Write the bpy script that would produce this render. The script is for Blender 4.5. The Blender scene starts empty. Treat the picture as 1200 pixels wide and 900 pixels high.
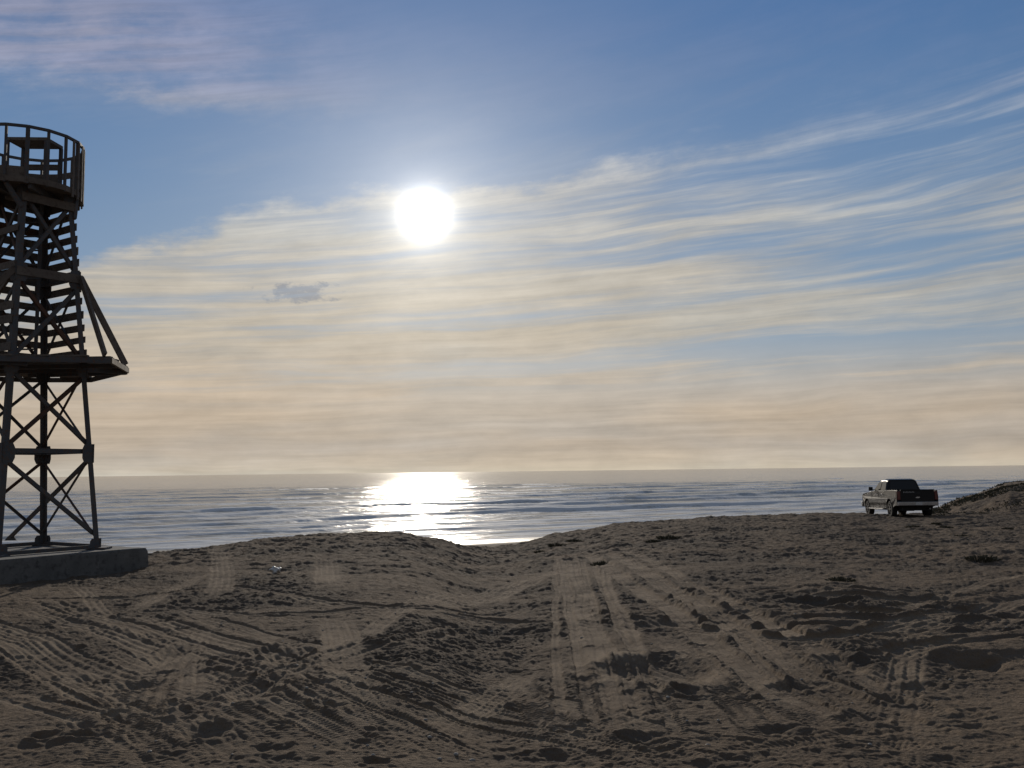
import bpy, bmesh, math, random
import numpy as np
from mathutils import Vector, Matrix
random.seed(7)
C = bpy.context.scene.collection
sc = bpy.context.scene

# ------------------------------------------------------------------ camera
F = 1100.0                       # focal length in pixels of the 1200 wide picture
EYE = 1.6
pit = math.atan((552.3-450)/F); rol = math.atan(0.01204)
f0 = Vector((0, math.cos(pit), math.sin(pit)))
r0 = Vector((1, 0, 0)); u0 = Vector((0, -math.sin(pit), math.cos(pit)))
cr = r0*math.cos(rol) - u0*math.sin(rol)
cu = u0*math.cos(rol) + r0*math.sin(rol)
def ray(px, py): return (f0 + cr*((px-600)/F) + cu*((450-py)/F))
def at_y(px, py, Y):             # world point on the pixel's ray at forward distance Y
    d = ray(px, py); return Vector((0, 0, EYE)) + d*(Y/d.y)
def at_z(px, py, z):
    d = ray(px, py); return Vector((0, 0, EYE)) + d*((z-EYE)/d.z)
camd = bpy.data.cameras.new('camera'); cam = bpy.data.objects.new('camera', camd); C.objects.link(cam)
camd.sensor_width = 36; camd.lens = 36*F/1200; camd.clip_start = 0.1; camd.clip_end = 80000
m = Matrix.Identity(4)
for i in range(3):
    m[i][0] = cr[i]; m[i][1] = cu[i]; m[i][2] = -f0[i]
m[2][3] = EYE
cam.matrix_world = m
sc.camera = cam

sd = ray(498, 252).normalized()
SUN_EL = math.asin(sd.z); SUN_AZ = math.atan2(sd.x, sd.y)

# ------------------------------------------------------------------ node helpers
class NT:
    def __init__(s, nt): s.nt = nt
    def n(s, t, **k):
        x = s.nt.nodes.new(t)
        for a, b in k.items(): setattr(x, a, b)
        return x
    def put(s, sock, v):
        if v is None: return
        if hasattr(v, 'is_output') or isinstance(v, bpy.types.NodeSocket): s.nt.links.new(v, sock)
        else: sock.default_value = v
    def m(s, op, a, b=None, c=None, clamp=False):
        x = s.n('ShaderNodeMath', operation=op); x.use_clamp = clamp
        s.put(x.inputs[0], a); s.put(x.inputs[1], b); s.put(x.inputs[2], c)
        return x.outputs[0]
    def vm(s, op, a, b=None, scale=None):
        x = s.n('ShaderNodeVectorMath', operation=op)
        s.put(x.inputs[0], a); s.put(x.inputs[1], b)
        if scale is not None: s.put(x.inputs['Scale'], scale)
        return x.outputs['Value'] if op in ('DOT_PRODUCT', 'LENGTH') else x.outputs[0]
    def mix(s, f, a, b, blend='MIX'):
        x = s.n('ShaderNodeMix', data_type='RGBA', blend_type=blend)
        s.put(x.inputs[0], f); s.put(x.inputs[6], a); s.put(x.inputs[7], b)
        return x.outputs[2]
    def xyz(s, a, b, c):
        x = s.n('ShaderNodeCombineXYZ'); s.put(x.inputs[0], a); s.put(x.inputs[1], b); s.put(x.inputs[2], c)
        return x.outputs[0]
    def sep(s, v):
        x = s.n('ShaderNodeSeparateXYZ'); s.put(x.inputs[0], v); return x.outputs
    def noise(s, v, scale, detail=4, rough=0.55, dist=0.0, dim='3D', lac=2.0):
        x = s.n('ShaderNodeTexNoise', noise_dimensions=dim); s.put(x.inputs['Vector'], v)
        s.put(x.inputs['Scale'], scale); s.put(x.inputs['Detail'], float(detail)); s.put(x.inputs['Roughness'], rough)
        s.put(x.inputs['Distortion'], dist); s.put(x.inputs['Lacunarity'], lac)
        return x.outputs[0]
    def mr(s, v, a, b, c=0.0, d=1.0, smooth=False):
        x = s.n('ShaderNodeMapRange', interpolation_type='SMOOTHSTEP' if smooth else 'LINEAR'); x.clamp = True
        s.put(x.inputs[0], v); s.put(x.inputs[1], a); s.put(x.inputs[2], b); s.put(x.inputs[3], c); s.put(x.inputs[4], d)
        return x.outputs[0]
    def ramp(s, v, stops):
        x = s.n('ShaderNodeValToRGB'); s.put(x.inputs[0], v)
        e = x.color_ramp.elements
        while len(e) < len(stops): e.new(0.5)
        for q, (p, col) in zip(e, stops):
            q.position = p; q.color = (*col, 1) if len(col) == 3 else col
        return x.outputs[0]
def material(name):
    mt = bpy.data.materials.new(name); mt.use_nodes = True
    t = NT(mt.node_tree); b = mt.node_tree.nodes['Principled BSDF']
    return mt, t, b
def rgb(r, g, b): return (r, g, b, 1.0)

# ------------------------------------------------------------------ world
w = bpy.data.worlds.new('World'); sc.world = w; w.use_nodes = True
t = NT(w.node_tree)
bg = w.node_tree.nodes['Background']
V = t.n('ShaderNodeTexCoord').outputs['Generated']
sky = t.n('ShaderNodeTexSky', sky_type='NISHITA'); sky.sun_disc = False
sky.sun_elevation = SUN_EL; sky.sun_rotation = SUN_AZ; sky.air_density = 1.0; sky.dust_density = 0.6; sky.ozone_density = 1.6
x, y, z = t.sep(V)
el = t.m('ARCSINE', z)
az = t.m('ARCTAN2', x, y)
elp = t.m('MAXIMUM', el, 0.0)
# direction of the streaks: they fan up to the right
s_ = t.m('DIVIDE', elp, t.m('ADD', 1.0, t.m('MULTIPLY', t.m('MINIMUM', t.m('MAXIMUM', az, -0.6), 1.2), 0.36)))
warp = t.m('MULTIPLY', t.m('SUBTRACT', t.noise(t.xyz(az, t.m('MULTIPLY', el, 3.0), 0.0), 4.0, 2), 0.5), 0.022)
sw = t.m('ADD', s_, warp)
P1 = t.xyz(t.m('MULTIPLY', az, 2.0), t.m('MULTIPLY', sw, 34.0), 3.3)
st1 = t.noise(P1, 1.0, 6, 0.54)
st2 = t.noise(t.xyz(t.m('MULTIPLY', az, 5.0), t.m('MULTIPLY', sw, 120.0), 8.1), 1.0, 6, 0.62)
puff = t.noise(t.xyz(t.m('MULTIPLY', az, 14.0), t.m('MULTIPLY', sw, 34.0), 1.2), 1.0, 8, 0.62)
# upper edge of the cloud sheet as a function of azimuth
edge_c = t.ramp(t.mr(az, -0.60, 0.60), [(0.0, (0.15,)*3), (0.14, (0.212,)*3), (0.25, (0.265,)*3), (0.36, (0.298,)*3), (0.5, (0.312,)*3), (0.72, (0.345,)*3), (1.0, (0.40,)*3)])
edge = t.sep(edge_c)[0]
d_e = t.m('SUBTRACT', t.m('ADD', edge, t.m('MULTIPLY', t.m('SUBTRACT', puff, 0.5), 0.075)), elp)
right = t.mr(az, -0.02, 0.45, 0.0, 1.0, True)
softw = t.m('ADD', 0.022, t.m('MULTIPLY', right, 0.06))
sheet = t.mr(t.m('DIVIDE', d_e, softw), -0.3, 1.0, 0.0, 1.0, True)
gapn = t.m('ADD', t.m('MULTIPLY', st1, 0.7), t.m('MULTIPLY', st2, 0.3))
thr = t.m('ADD', 0.29, t.m('MULTIPLY', right, 0.105))
streaks = t.mr(gapn, thr, t.m('ADD', thr, 0.27), 0.0, 1.0, True)
lowfill = t.mr(elp, 0.05, 0.15, 1.0, 0.0, True)
cover = t.m('MAXIMUM', streaks, lowfill)
cloud = t.m('MULTIPLY', sheet, t.m('ADD', t.m('MULTIPLY', cover, 0.88), 0.06))
# thin veil high on the left and faint wisps elsewhere
veil_e = t.m('MULTIPLY', t.mr(t.m('ADD', elp, t.m('MULTIPLY', t.m('SUBTRACT', puff, 0.5), 0.06)), 0.345, 0.39, 0, 1, True), t.mr(elp, 0.42, 0.50, 1, 0.2, True))
veil = t.m('MULTIPLY', t.m('MULTIPLY', veil_e, t.mr(az, -0.08, -0.40, 0.10, 0.85, True)),
           t.mr(t.m('ADD', t.m('MULTIPLY', st1, .6), t.m('MULTIPLY', puff, .4)), 0.36, 0.60, 0.15, 1.0, True))
upn = t.mr(t.noise(t.xyz(t.m('MULTIPLY', az, 2.2), t.m('MULTIPLY', t.m('SUBTRACT', el, t.m('MULTIPLY', az, 0.25)), 12.0), 5.5), 1.0, 6, 0.6), 0.48, 0.75, 0.0, 0.22, True)
cloud = t.m('MAXIMUM', t.m('MAXIMUM', cloud, veil), upn)
# cloud colour by height, units of the sky texture (x10)
cc = t.ramp(t.mr(elp, 0.0, 0.5), [(0.0, (0.62, 0.53, 0.40)), (0.016, (0.58, 0.48, 0.36)), (0.05, (0.50, 0.41, 0.315)), (0.16, (0.57, 0.45, 0.325)), (0.30, (0.54, 0.46, 0.35)),
                               (0.50, (0.53, 0.49, 0.42)), (0.66, (0.48, 0.48, 0.48)), (0.78, (0.33, 0.325, 0.40)), (1.0, (0.29, 0.295, 0.40))])
shade = t.mr(t.m('ADD', t.m('MULTIPLY', st2, 0.55), t.m('MULTIPLY', puff, 0.45)), 0.38, 0.64, 0.84, 1.14)
cc = t.mix(1.0, cc, t.xyz(shade, shade, shade), 'MULTIPLY')
big = t.noise(t.xyz(t.m('MULTIPLY', az, 2.0), t.m('MULTIPLY', sw, 11.0), 7.7), 1.0, 4, 0.55)
warm = t.m('ADD', t.mr(st1, 0.35, 0.7, 0.0, 0.25), t.mr(big, 0.42, 0.62, 0.0, 0.40, True), clamp=True)
cc = t.mix(warm, cc, t.mix(1.0, cc, rgb(0.84, 0.98, 1.20), 'MULTIPLY'))
# two small dark cloud scraps under the sun to the left
dx = t.m('DIVIDE', t.m('SUBTRACT', az, -0.225), 0.052)
dy = t.m('DIVIDE', t.m('SUBTRACT', el, 0.188), 0.013)
rr = t.m('ADD', t.m('MULTIPLY', dx, dx), t.m('MULTIPLY', dy, dy))
dn = t.noise(t.xyz(t.m('MULTIPLY', az, 38.0), t.m('MULTIPLY', el, 80.0), 2.6), 1.0, 6, 0.65)
scrap = t.mr(t.m('SUBTRACT', t.m('ADD', 0.30, t.m('MULTIPLY', t.m('SUBTRACT', dn, 0.5), 2.4)), t.m('MULTIPLY', rr, 0.45)), -0.05, 0.36, 0.0, 0.80, True)
cc = t.mix(scrap, cc, rgb(0.22, 0.23, 0.26))
ccs = t.vm('SCALE', cc, scale=10.0)
clear = t.mix(1.0, sky.outputs[0], rgb(SKY_R := 1.0, 1.0, 1.0), 'MULTIPLY')
cl = t.ramp(t.mr(elp, 0.0, 0.6), [(0.0, (0.34, 0.36, 0.37)), (0.25, (0.19, 0.29, 0.42)), (0.5, (0.11, 0.215, 0.39)), (0.75, (0.06, 0.155, 0.35)), (1.0, (0.035, 0.13, 0.33))])
cls = t.vm('SCALE', cl, scale=10.0)
clear = t.mix(0.92, clear, cls)
col = t.mix(cloud, clear, ccs)
# brightness round the sun (forward scattering in thin cloud)
dt = t.m('MAXIMUM', t.vm('DOT_PRODUCT', V, tuple(sd)), 0.0)
ang = t.m('ARCCOSINE', t.m('MINIMUM', dt, 1.0))
g1 = t.m('MULTIPLY', t.m('EXPONENT', t.m('DIVIDE', ang, -0.0072)), 190.0)
gn = t.m('ADD', 0.55, t.m('MULTIPLY', t.m('ADD', t.m('MULTIPLY', puff, 0.5), t.m('MULTIPLY', st1, 0.5)), 0.9))
g2 = t.m('MULTIPLY', t.m('EXPONENT', t.m('DIVIDE', ang, -0.060)), 4.6)
g2 = t.m('MULTIPLY', g2, gn)
g3 = t.m('MULTIPLY', t.m('EXPONENT', t.m('DIVIDE', ang, -0.15)), 1.1)
glow = t.vm('ADD', t.vm('SCALE', rgb(1, .97, .90)[:3], scale=t.m('ADD', g1, g2)), t.vm('SCALE', rgb(1, .90, .72)[:3], scale=g3))
# darker away from the sun
back = t.mr(dt, 0.35, 0.93, 0.45, 1.0, True)
pale = t.mr(dt, 0.75, 0.2, 0.0, 0.7, True)
col = t.mix(pale, col, rgb(3.0, 3.2, 3.5))
col = t.vm('SCALE', col, scale=back)
col = t.vm('ADD', col, glow)
below = t.mr(el, -0.03, -0.001, 0.0, 1.0)
col = t.mix(below, rgb(0.9, 0.8, 0.7), col)
t.put(bg.inputs[0], col); bg.inputs[1].default_value = 0.10
w.cycles.sampling_method = 'MANUAL'; w.cycles.sample_map_resolution = 1024

ld = bpy.data.lights.new('sun', 'SUN'); ld.energy = 2.3; ld.angle = math.radians(0.55); ld.color = (1.0, 0.90, 0.76)
lo = bpy.data.objects.new('sun', ld); C.objects.link(lo)
lo.rotation_euler = Vector(sd).to_track_quat('Z', 'Y').to_euler()

sc.view_settings.view_transform = 'Standard'; sc.view_settings.look = 'None'; sc.view_settings.gamma = 1
sc.view_settings.exposure = 0.0
sc.cycles.use_denoising = True
sc.cycles.max_bounces = 5
sc.cycles.sample_clamp_indirect = 4

# ------------------------------------------------------------------ numpy noise
rng = np.random.RandomState(11)
PERM = rng.permutation(4096).astype(np.int64)
GA = rng.rand(4096)*2*np.pi; GX = np.cos(GA).astype(np.float32); GY = np.sin(GA).astype(np.float32)
def pn(x, y):
    xi = np.floor(x).astype(np.int64); yi = np.floor(y).astype(np.int64)
    xf = (x-xi).astype(np.float32); yf = (y-yi).astype(np.float32)
    u = xf*xf*xf*(xf*(xf*6-15)+10); v = yf*yf*yf*(yf*(yf*6-15)+10)
    def g(a, b, dx, dy):
        h = PERM[(PERM[a & 4095]+b) & 4095]
        return GX[h]*dx+GY[h]*dy
    n00 = g(xi, yi, xf, yf); n10 = g(xi+1, yi, xf-1, yf); n01 = g(xi, yi+1, xf, yf-1); n11 = g(xi+1, yi+1, xf-1, yf-1)
    a = n00+u*(n10-n00); b = n01+u*(n11-n01)
    return (a+v*(b-a))*1.4
def fbm(x, y, oct=4, gain=0.5):
    s = 0; a = 1
    for k in range(oct):
        s = s+a*pn(x*(2**k)+17.3*k, y*(2**k)+5.7*k); a *= gain
    return s
def sst(a, b, x):
    q = np.clip((x-a)/(b-a), 0, 1); return q*q*(3-2*q)

# ------------------------------------------------------------------ terrain
crest = [(-500, 690, 20), (0, 668, 22), (172, 652, 23), (220, 645, 24), (260, 640, 24.5), (300, 634, 25), (350, 630, 26), (400, 627.5, 26.5), (440, 626, 27), (480, 628, 27), (510, 634, 27.5),
         (540, 642, 29), (560, 643.5, 31), (585, 642, 33), (605, 640, 34), (625, 634, 36), (650, 627, 38), (690, 622, 40), (720, 614.5, 42), (760, 612, 44), (830, 608, 46), (900, 604, 49), (1000, 602, 53), (1040, 604, 55),
         (1100, 603, 56), (1200, 600, 58), (1500, 596, 60), (1900, 590, 60)]
caz, crr, czz = [], [], []
for px, py, R in crest:
    d = ray(px, py); h = math.hypot(d.x, d.y)
    caz.append(math.atan2(d.x, d.y)); crr.append(R); czz.append(EYE+d.z/h*R)
SEA = -5.4
TH = math.radians(30)
def shore_w(x, y): return y*math.cos(TH)-x*math.sin(TH)
daz, dzz = [], []
for px, py in [(1060, 612), (1085, 601), (1110, 591), (1125, 584), (1150, 577), (1165, 571), (1182, 565.5), (1200, 564), (1240, 558), (1300, 556), (1500, 560)]:
    d = ray(px, py); h = math.hypot(d.x, d.y)
    daz.append(math.atan2(d.x, d.y)); dzz.append(EYE+d.z/h*68)
def base_h(x, y):
    r = np.hypot(x, y); a = np.arctan2(x, y)
    rc = np.interp(a, caz, crr); zc = np.interp(a, caz, czz)
    front = sst(2.2, 1.2, np.abs(a))
    tt = np.clip(r/rc, 0, 1)
    z = zc*(tt**1.25)
    over = np.maximum(r-rc, 0)
    zout = zc - 0.55*over*sst(0, 6, over) 
    ww = shore_w(x, y)
    beach = SEA+(86-ww)*0.055
    beach = np.where(ww > 86, np.maximum(SEA+(86-ww)*0.04, SEA-3), np.minimum(beach, SEA+1.6))
    zo = np.maximum(zout, beach)
    # smooth blend of the foot of the slope
    z = np.where(r > rc, zo, z)
    # dune behind the pickup
    zd = np.interp(a, daz, dzz)
    dune = zd - np.abs((r-68)/17)**1.6*2.2
    zd_on = sst(daz[0]-0.01, daz[0]+0.01, a)*sst(1.3, 0.9, a)
    z = np.where(zd_on > 0.01, np.maximum(z, dune*zd_on+(1-zd_on)*z), z)
    # behind and beside the camera: inland plain
    return z*front
def soft_mounds(x, y): return 0

# ---- tyre tracks: pixel paths -> ground
def gp(px, py):
    z = 0.0
    for _ in range(8):
        p = at_z(px, py, z); z = float(base_h(np.array([p.x]), np.array([p.y]))[0])
    return (p.x, p.y)
def smooth(pts, step=0.12):
    P = [np.array(p, float) for p in pts]
    P = [2*P[0]-P[1]]+P+[2*P[-1]-P[-2]]
    out = []
    for i in range(1, len(P)-2):
        n = max(2, int(np.linalg.norm(P[i+1]-P[i])/step))
        for k in range(n):
            q = k/n
            out.append(0.5*((2*P[i])+(-P[i-1]+P[i+1])*q+(2*P[i-1]-5*P[i]+4*P[i+1]-P[i+2])*q*q+(-P[i-1]+3*P[i]-3*P[i+1]+P[i+2])*q**3))
    out.append(P[-2]); return np.array(out)
T = []   # (polyline, half width, depth, tread amplitude, tread period, kind)
def tr(px, w=0.14, dep=0.028, tread=0.008, per=0.06, kind=0, twin=None):
    per *= 0.74; tread *= 0.50; dep *= 0.42
    g = [gp(a, b) for a, b in px]; s = smooth(g); ar = np.arange(len(s))*0.12; s = s+np.stack([pn(ar*0.35, ar*0+len(T)*3.7), pn(ar*0.35+50, ar*0+len(T)*1.7)], 1)*0.07; T.append((s, w, dep, tread, per, kind))
    if twin:
        d = np.gradient(s, axis=0); nn = np.stack([d[:, 1], -d[:, 0]], 1); nn /= np.linalg.norm(nn, axis=1)[:, None]+1e-9
        T.append((s+nn*twin, w, dep*0.9, tread, per, (kind+1) % 3))
rt = random.Random(5)
for k in range(34):
    x0 = rt.uniform(-100, 1300); y0 = rt.choice([rt.uniform(700, 780), rt.uniform(780, 900)])
    a = rt.uniform(-0.5, 0.5) if k % 3 else rt.uniform(-1.3, 1.3)
    L = rt.uniform(200, 500)
    p = [(x0+math.cos(a)*L*q, min(930, max(672, y0+math.sin(a)*L*q*0.45+18*math.sin(q*4+k)))) for q in (0, .35, .7, 1)]
    tr(p, rt.uniform(.12, .17), rt.uniform(.006, .014), rt.uniform(.004, .007), rt.uniform(.045, .065), k % 3)

tr([(-60, 722), (0, 745), (60, 770), (125, 810), (190, 870), (235, 930)], 0.17, 0.035, 0.010, 0.055, 0, twin=1.55)
tr([(-60, 712), (20, 740), (125, 782), (240, 825), (320, 860), (420, 912)], 0.15, 0.03, 0.008, 0.06, 1, twin=0.33)
tr([(60, 706), (125, 725), (215, 750), (320, 785), (430, 835), (500, 868), (600, 915)], 0.16, 0.03, 0.010, 0.055, 0, twin=0.42)
tr([(140, 712), (230, 738), (350, 776), (480, 806), (600, 834), (710, 862), (860, 890), (980, 912)], 0.13, 0.035, 0.010, 0.05, 1, twin=-0.36)
tr([(90, 745), (200, 790), (330, 835), (450, 880), (540, 920)], 0.13, 0.02, 0.007, 0.06, 2)
tr([(240, 740), (222, 770), (208, 810), (205, 850)], 0.19, 0.02, 0.009, 0.07, 2)
tr([(388, 715), (398, 745), (410, 790), (435, 850), (470, 905)], 0.19, 0.02, 0.010, 0.06, 2, twin=1.5)
tr([(0, 868), (75, 897), (130, 925)], 0.16, 0.03, 0.01, 0.055, 0)
tr([(668, 655), (676, 680), (686, 715), (697, 765), (712, 830), (738, 905)], 0.13, 0.03, 0.010, 0.055, 2)
tr([(655, 655), (662, 690), (670, 730), (684, 790), (700, 850), (712, 905)], 0.08, 0.02, 0.007, 0.06, 1)
tr([(700, 652), (716, 690), (735, 740), (765, 800), (800, 850), (840, 905)], 0.08, 0.02, 0.007, 0.06, 0)
tr([(703, 646), (745, 668), (785, 690), (825, 712), (900, 762), (975, 806), (1080, 852), (1185, 905)], 0.15, 0.055, 0.006, 0.06, 1, twin=0.45)
tr([(722, 640), (780, 668), (838, 700), (905, 735), (1010, 790), (1110, 838), (1230, 885)], 0.12, 0.04, 0.008, 0.06, 0)
tr([(760, 735), (800, 765), (860, 815), (900, 860), (930, 905)], 0.15, 0.02, 0.011, 0.055, 1)
tr([(800, 905), (880, 875), (980, 862), (1100, 868), (1230, 890)], 0.16, 0.025, 0.013, 0.06, 0)
tr([(850, 800), (930, 830), (1040, 880), (1090, 915)], 0.16, 0.02, 0.013, 0.06, 1)
tr([(1040, 820), (1120, 845), (1210, 860)], 0.16, 0.02, 0.012, 0.06, 0)
tr([(1080, 735), (1060, 790), (1050, 850), (1060, 905)], 0.15, 0.018, 0.011, 0.06, 2)
tr([(560, 770), (600, 800), (640, 850), (655, 905)], 0.15, 0.015, 0.011, 0.06, 1)
tr([(480, 905), (530, 850), (600, 800), (640, 770)], 0.16, 0.02, 0.010, 0.06, 2)
tr([(0, 815), (80, 845), (170, 905)], 0.15, 0.018, 0.009, 0.06, 1)
tr([(0, 700), (120, 703), (260, 690), (430, 712), (600, 730), (780, 742)], 0.15, 0.04, 0.004, 0.07, 1)
tr([(60, 728), (200, 712), (330, 722), (520, 718), (680, 700)], 0.15, 0.035, 0.004, 0.07, 0)
tr([(820, 690), (920, 700), (1050, 702), (1210, 712)], 0.20, 0.07, 0.004, 0.07, 0)
tr([(830, 702), (930, 715), (1050, 722), (1210, 708)], 0.20, 0.07, 0.004, 0.07, 1)
tr([(700, 720), (820, 738), (940, 752), (1100, 735), (1210, 720)], 0.20, 0.07, 0.004, 0.07, 1)
tr([(1000, 790), (1080, 760), (1210, 742)], 0.18, 0.06, 0.004, 0.07, 0)
tr([(940, 765), (1060, 735), (1210, 700)], 0.18, 0.05, 0.006, 0.07, 0)
tr([(255, 640), (262, 680), (250, 705)], 0.2, 0.02, 0.006, 0.07, 2)
tr([(380, 655), (385, 680), (400, 700)], 0.2, 0.02, 0.006, 0.07, 2)
for px, o1 in (([(-60, 728), (60, 775), (150, 830), (260, 905)], 0), ([(30, 700), (160, 730), (300, 775), (420, 822), (560, 880), (640, 915)], 1), ([(330, 768), (480, 812), (620, 850), (760, 880), (900, 912)], 0),
               ([(690, 655), (720, 720), (760, 790), (830, 905)], 1), ([(725, 650), (800, 692), (870, 738), (950, 795), (1060, 855), (1150, 905)], 0), ([(660, 655), (668, 700), (676, 760), (690, 830), (700, 910)], 1),
               ([(870, 740), (960, 775), (1080, 815), (1220, 850)], 0), ([(-40, 790), (80, 825), (200, 880), (260, 912)], 1), ([(560, 905), (640, 860), (760, 825), (880, 815)], 0), ([(120, 905), (200, 850), (300, 800), (420, 760), (560, 735)], 1)):
    tr(px, 0.050, 0.030, 0.007, 0.055, o1, twin=0.21)
pits = []    # (x, y, rx, ry, depth)
for px, py, wx, wy, dp in [(775, 785, 58, 14, .15), (160, 803, 26, 6, .06), (340, 772, 22, 8, .08), (322, 765, 20, 6, .06), (345, 777, 12, 5, .05), (750, 862, 30, 6, .05), (1042, 814, 20, 5, .07), (1080, 800, 26, 5, .06),
                           (930, 800, 24, 5, .06), (805, 810, 16, 4, .05), (770, 805, 14, 4, .05), (300, 812, 30, 12, .07), (240, 862, 24, 8, .06), (640, 775, 50, 14, .08), (430, 775, 42, 14, .06), (200, 765, 18, 10, .05),
                           (575, 790, 40, 12, .05), (1150, 775, 24, 8, .06), (990, 775, 26, 7, .07), (95, 870, 18, 4, .05), (50, 870, 14, 4, .05), (440, 893, 16, 4, .05), (1010, 838, 22, 6, .05), (130, 842, 14, 4, .04)]:
    x_, y_ = gp(px, py); x2, _ = gp(px+wx, py); _, y3 = gp(px, py-wy)
    pits.append((x_, y_, abs(x2-x_), abs(y3-y_), dp))
for k in range(170):
    px = rt.uniform(0, 1200); py = 690+210*rt.random()**0.8
    x_, y_ = gp(px, py)
    s = rt.uniform(.05, .13); pits.append((x_, y_, s*1.5, s, rt.uniform(.01, .03)))

AZF = math.radians(40)
az_f = np.linspace(-AZF, AZF, 1400)
az_c = np.linspace(AZF, 2*math.pi-AZF, 110)[1:-1]
azs = np.concatenate([az_f, az_c])
rs = [0.4, 0.9, 1.5, 2.1, 2.6, 3.0]
while rs[-1] < 4.6: rs.append(rs[-1]+0.05)
while rs[-1] < 64:
    r = rs[-1]; rs.append(r+min(r*r/6000+0.002, 0.066))
while rs[-1] < 400: rs.append(rs[-1]*1.02)
while rs[-1] < 40000: rs.append(rs[-1]*1.3)
rs = np.array(rs)
A, R = np.meshgrid(azs, rs)
X = (R*np.sin(A)).ravel(); Y = (R*np.cos(A)).ravel()
Z = base_h(X, Y)
Rr = R.ravel()
near = (Rr < 110) & (np.cos(A.ravel()) > 0.3)
xi = X[near]; yi = Y[near]; ri = Rr[near]
drl = np.minimum(ri*ri/6000+0.002, 0.066)
cmask = np.zeros_like(xi)
track_h = np.zeros_like(xi)
for (s, hw, dep, tread, per, kind) in T:
    lo_ = s.min(0)-0.6; hi_ = s.max(0)+0.6
    idx = np.nonzero((xi > lo_[0]) & (xi < hi_[0]) & (yi > lo_[1]) & (yi < hi_[1]))[0]
    if len(idx) == 0: continue
    px_, py_ = xi[idx], yi[idx]
    best = np.full(len(idx), 9.0); sa = np.zeros(len(idx)); sdn = np.zeros(len(idx))
    seg = s[1:]-s[:-1]; ln = np.hypot(seg[:, 0], seg[:, 1]); cum = np.concatenate([[0], np.cumsum(ln)])
    # walk in small blocks of segments and only test nearby vertices
    for k in range(0, len(seg), 6):
        kk = min(len(seg), k+6)
        bl = s[k:kk+1].min(0)-0.5; bh = s[k:kk+1].max(0)+0.5
        j = np.nonzero((px_ > bl[0]) & (px_ < bh[0]) & (py_ > bl[1]) & (py_ < bh[1]))[0]
        if len(j) == 0: continue
        for q in range(k, kk):
            dx_ = px_[j]-s[q, 0]; dy_ = py_[j]-s[q, 1]
            tx, ty = seg[q]/(ln[q]+1e-9)
            al = np.clip(dx_*tx+dy_*ty, 0, ln[q]); ex = dx_-al*tx; ey = dy_-al*ty
            dd = np.hypot(ex, ey); b = dd < best[j]
            jj = j[b]; best[jj] = dd[b]; sa[jj] = cum[q]+al[b]; sdn[jj] = (ex*ty-ey*tx)[b]
    d = best+0.018*pn(px_*5.5, py_*5.5)+0.010*pn(px_*17, py_*17)
    fade = sst(0, 2.0, sa)*sst(0, 2.0, cum[-1]-sa)*(0.80+0.35*np.clip(0.5+pn(sa*0.6+hw*100, sa*0+dep*777), 0, 1))
    inside = sst(hw*1.08, hw*0.86, d)
    rim = 0.55*np.exp(-((d-hw*1.25)/(0.045+hw*0.15))**2)
    res = np.clip((per/drl[idx]-2.2)/2.4, 0, 1) if kind != 2 else 0.5
    if kind == 0: ph = sa/per+np.abs(sdn)*9
    elif kind == 1: ph = sa/per+sdn*8
    else: ph = sdn/0.05+0.06*np.sin(sa*3)
    lug = np.clip(np.sin(2*np.pi*ph)*1.8, -1, 1)
    h = -dep*inside+dep*0.7*rim+tread*lug*inside*res*(0.35+0.9*np.clip(0.5+1.3*pn(sa*1.7+hw*50, sdn*3+dep*99), 0, 1))+(0.0065 if kind != 2 else 0.0045)*np.sin(2*np.pi*sdn/0.095+0.8*pn(sa*0.5, sa*0))*inside
    if kind != 2:
        h -= tread*1.8*np.exp(-((d-hw*0.9)/0.02)**2)*(np.sin(2*np.pi*sa/(per*1.1)) > 0)*res
    m_ = np.clip(inside*0.85+sst(hw*1.7, hw*0.9, d)*0.6, 0, 1)*fade*(0.72+0.5*np.clip(0.5+pn(px_*1.3, py_*1.3), 0, 1))
    track_h[idx] = track_h[idx]*(1-0.75*inside*fade)+h*fade
    cmask[idx] = np.maximum(cmask[idx], np.clip(m_, 0, 1))
# broad heaps, ridges ploughed across, small lumps
amp = sst(2.0, 5.0, ri)
h = 0.060*fbm(xi*0.22+3, yi*0.30, 2)
rg = fbm(xi*0.42+9+0.35*pn(xi*0.3, yi*0.3), yi*1.15+4, 3, 0.5)
zone = 0.30+0.9*sst(-0.1, 0.35, pn(xi*0.13+31, yi*0.16+7))
rightz = sst(-6, 3, xi)*sst(7, 9, yi)*sst(19, 14, yi)
ridge = (1-np.abs(rg)*2.4)
nearq = sst(7.0, 11.0, ri)
h += 0.045*np.clip(ridge, -1, 1)*zone*(0.12+0.35*nearq+0.85*rightz)*(1-0.8*cmask)
lump = fbm(xi*2.1+5, yi*2.7, 4, 0.55)
rough = sst(-0.25, 0.35, pn(xi*0.35+70, yi*0.42+3))
h += lump*(0.004+0.014*rough)*(0.6+0.5*nearq)*(1-0.92*cmask)
fine = fbm(xi*9.0, yi*9.0+50, 3, 0.6)
h += 0.010*np.clip(fbm(xi*3.1+60, yi*6.5, 3, 0.6)-0.05, 0, 1)*(1-0.8*cmask)
crumb = fbm(xi*19.0+2, yi*19.0+50, 2, 0.6)
h += fine*(0.0075+0.0100*rough)*(1-0.8*cmask)+crumb*(0.003+0.006*rough)*(1-0.85*cmask)*sst(14, 9, ri)
far = 0.45*sst(8, 13, ri)+0.55*sst(16, 24, ri)
h += far*(0.055*fbm(xi*0.9+7, yi*0.9, 4, 0.6)+0.05*np.clip(fbm(xi*0.5+40, yi*1.0, 3)-0.12, 0, 1))
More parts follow.
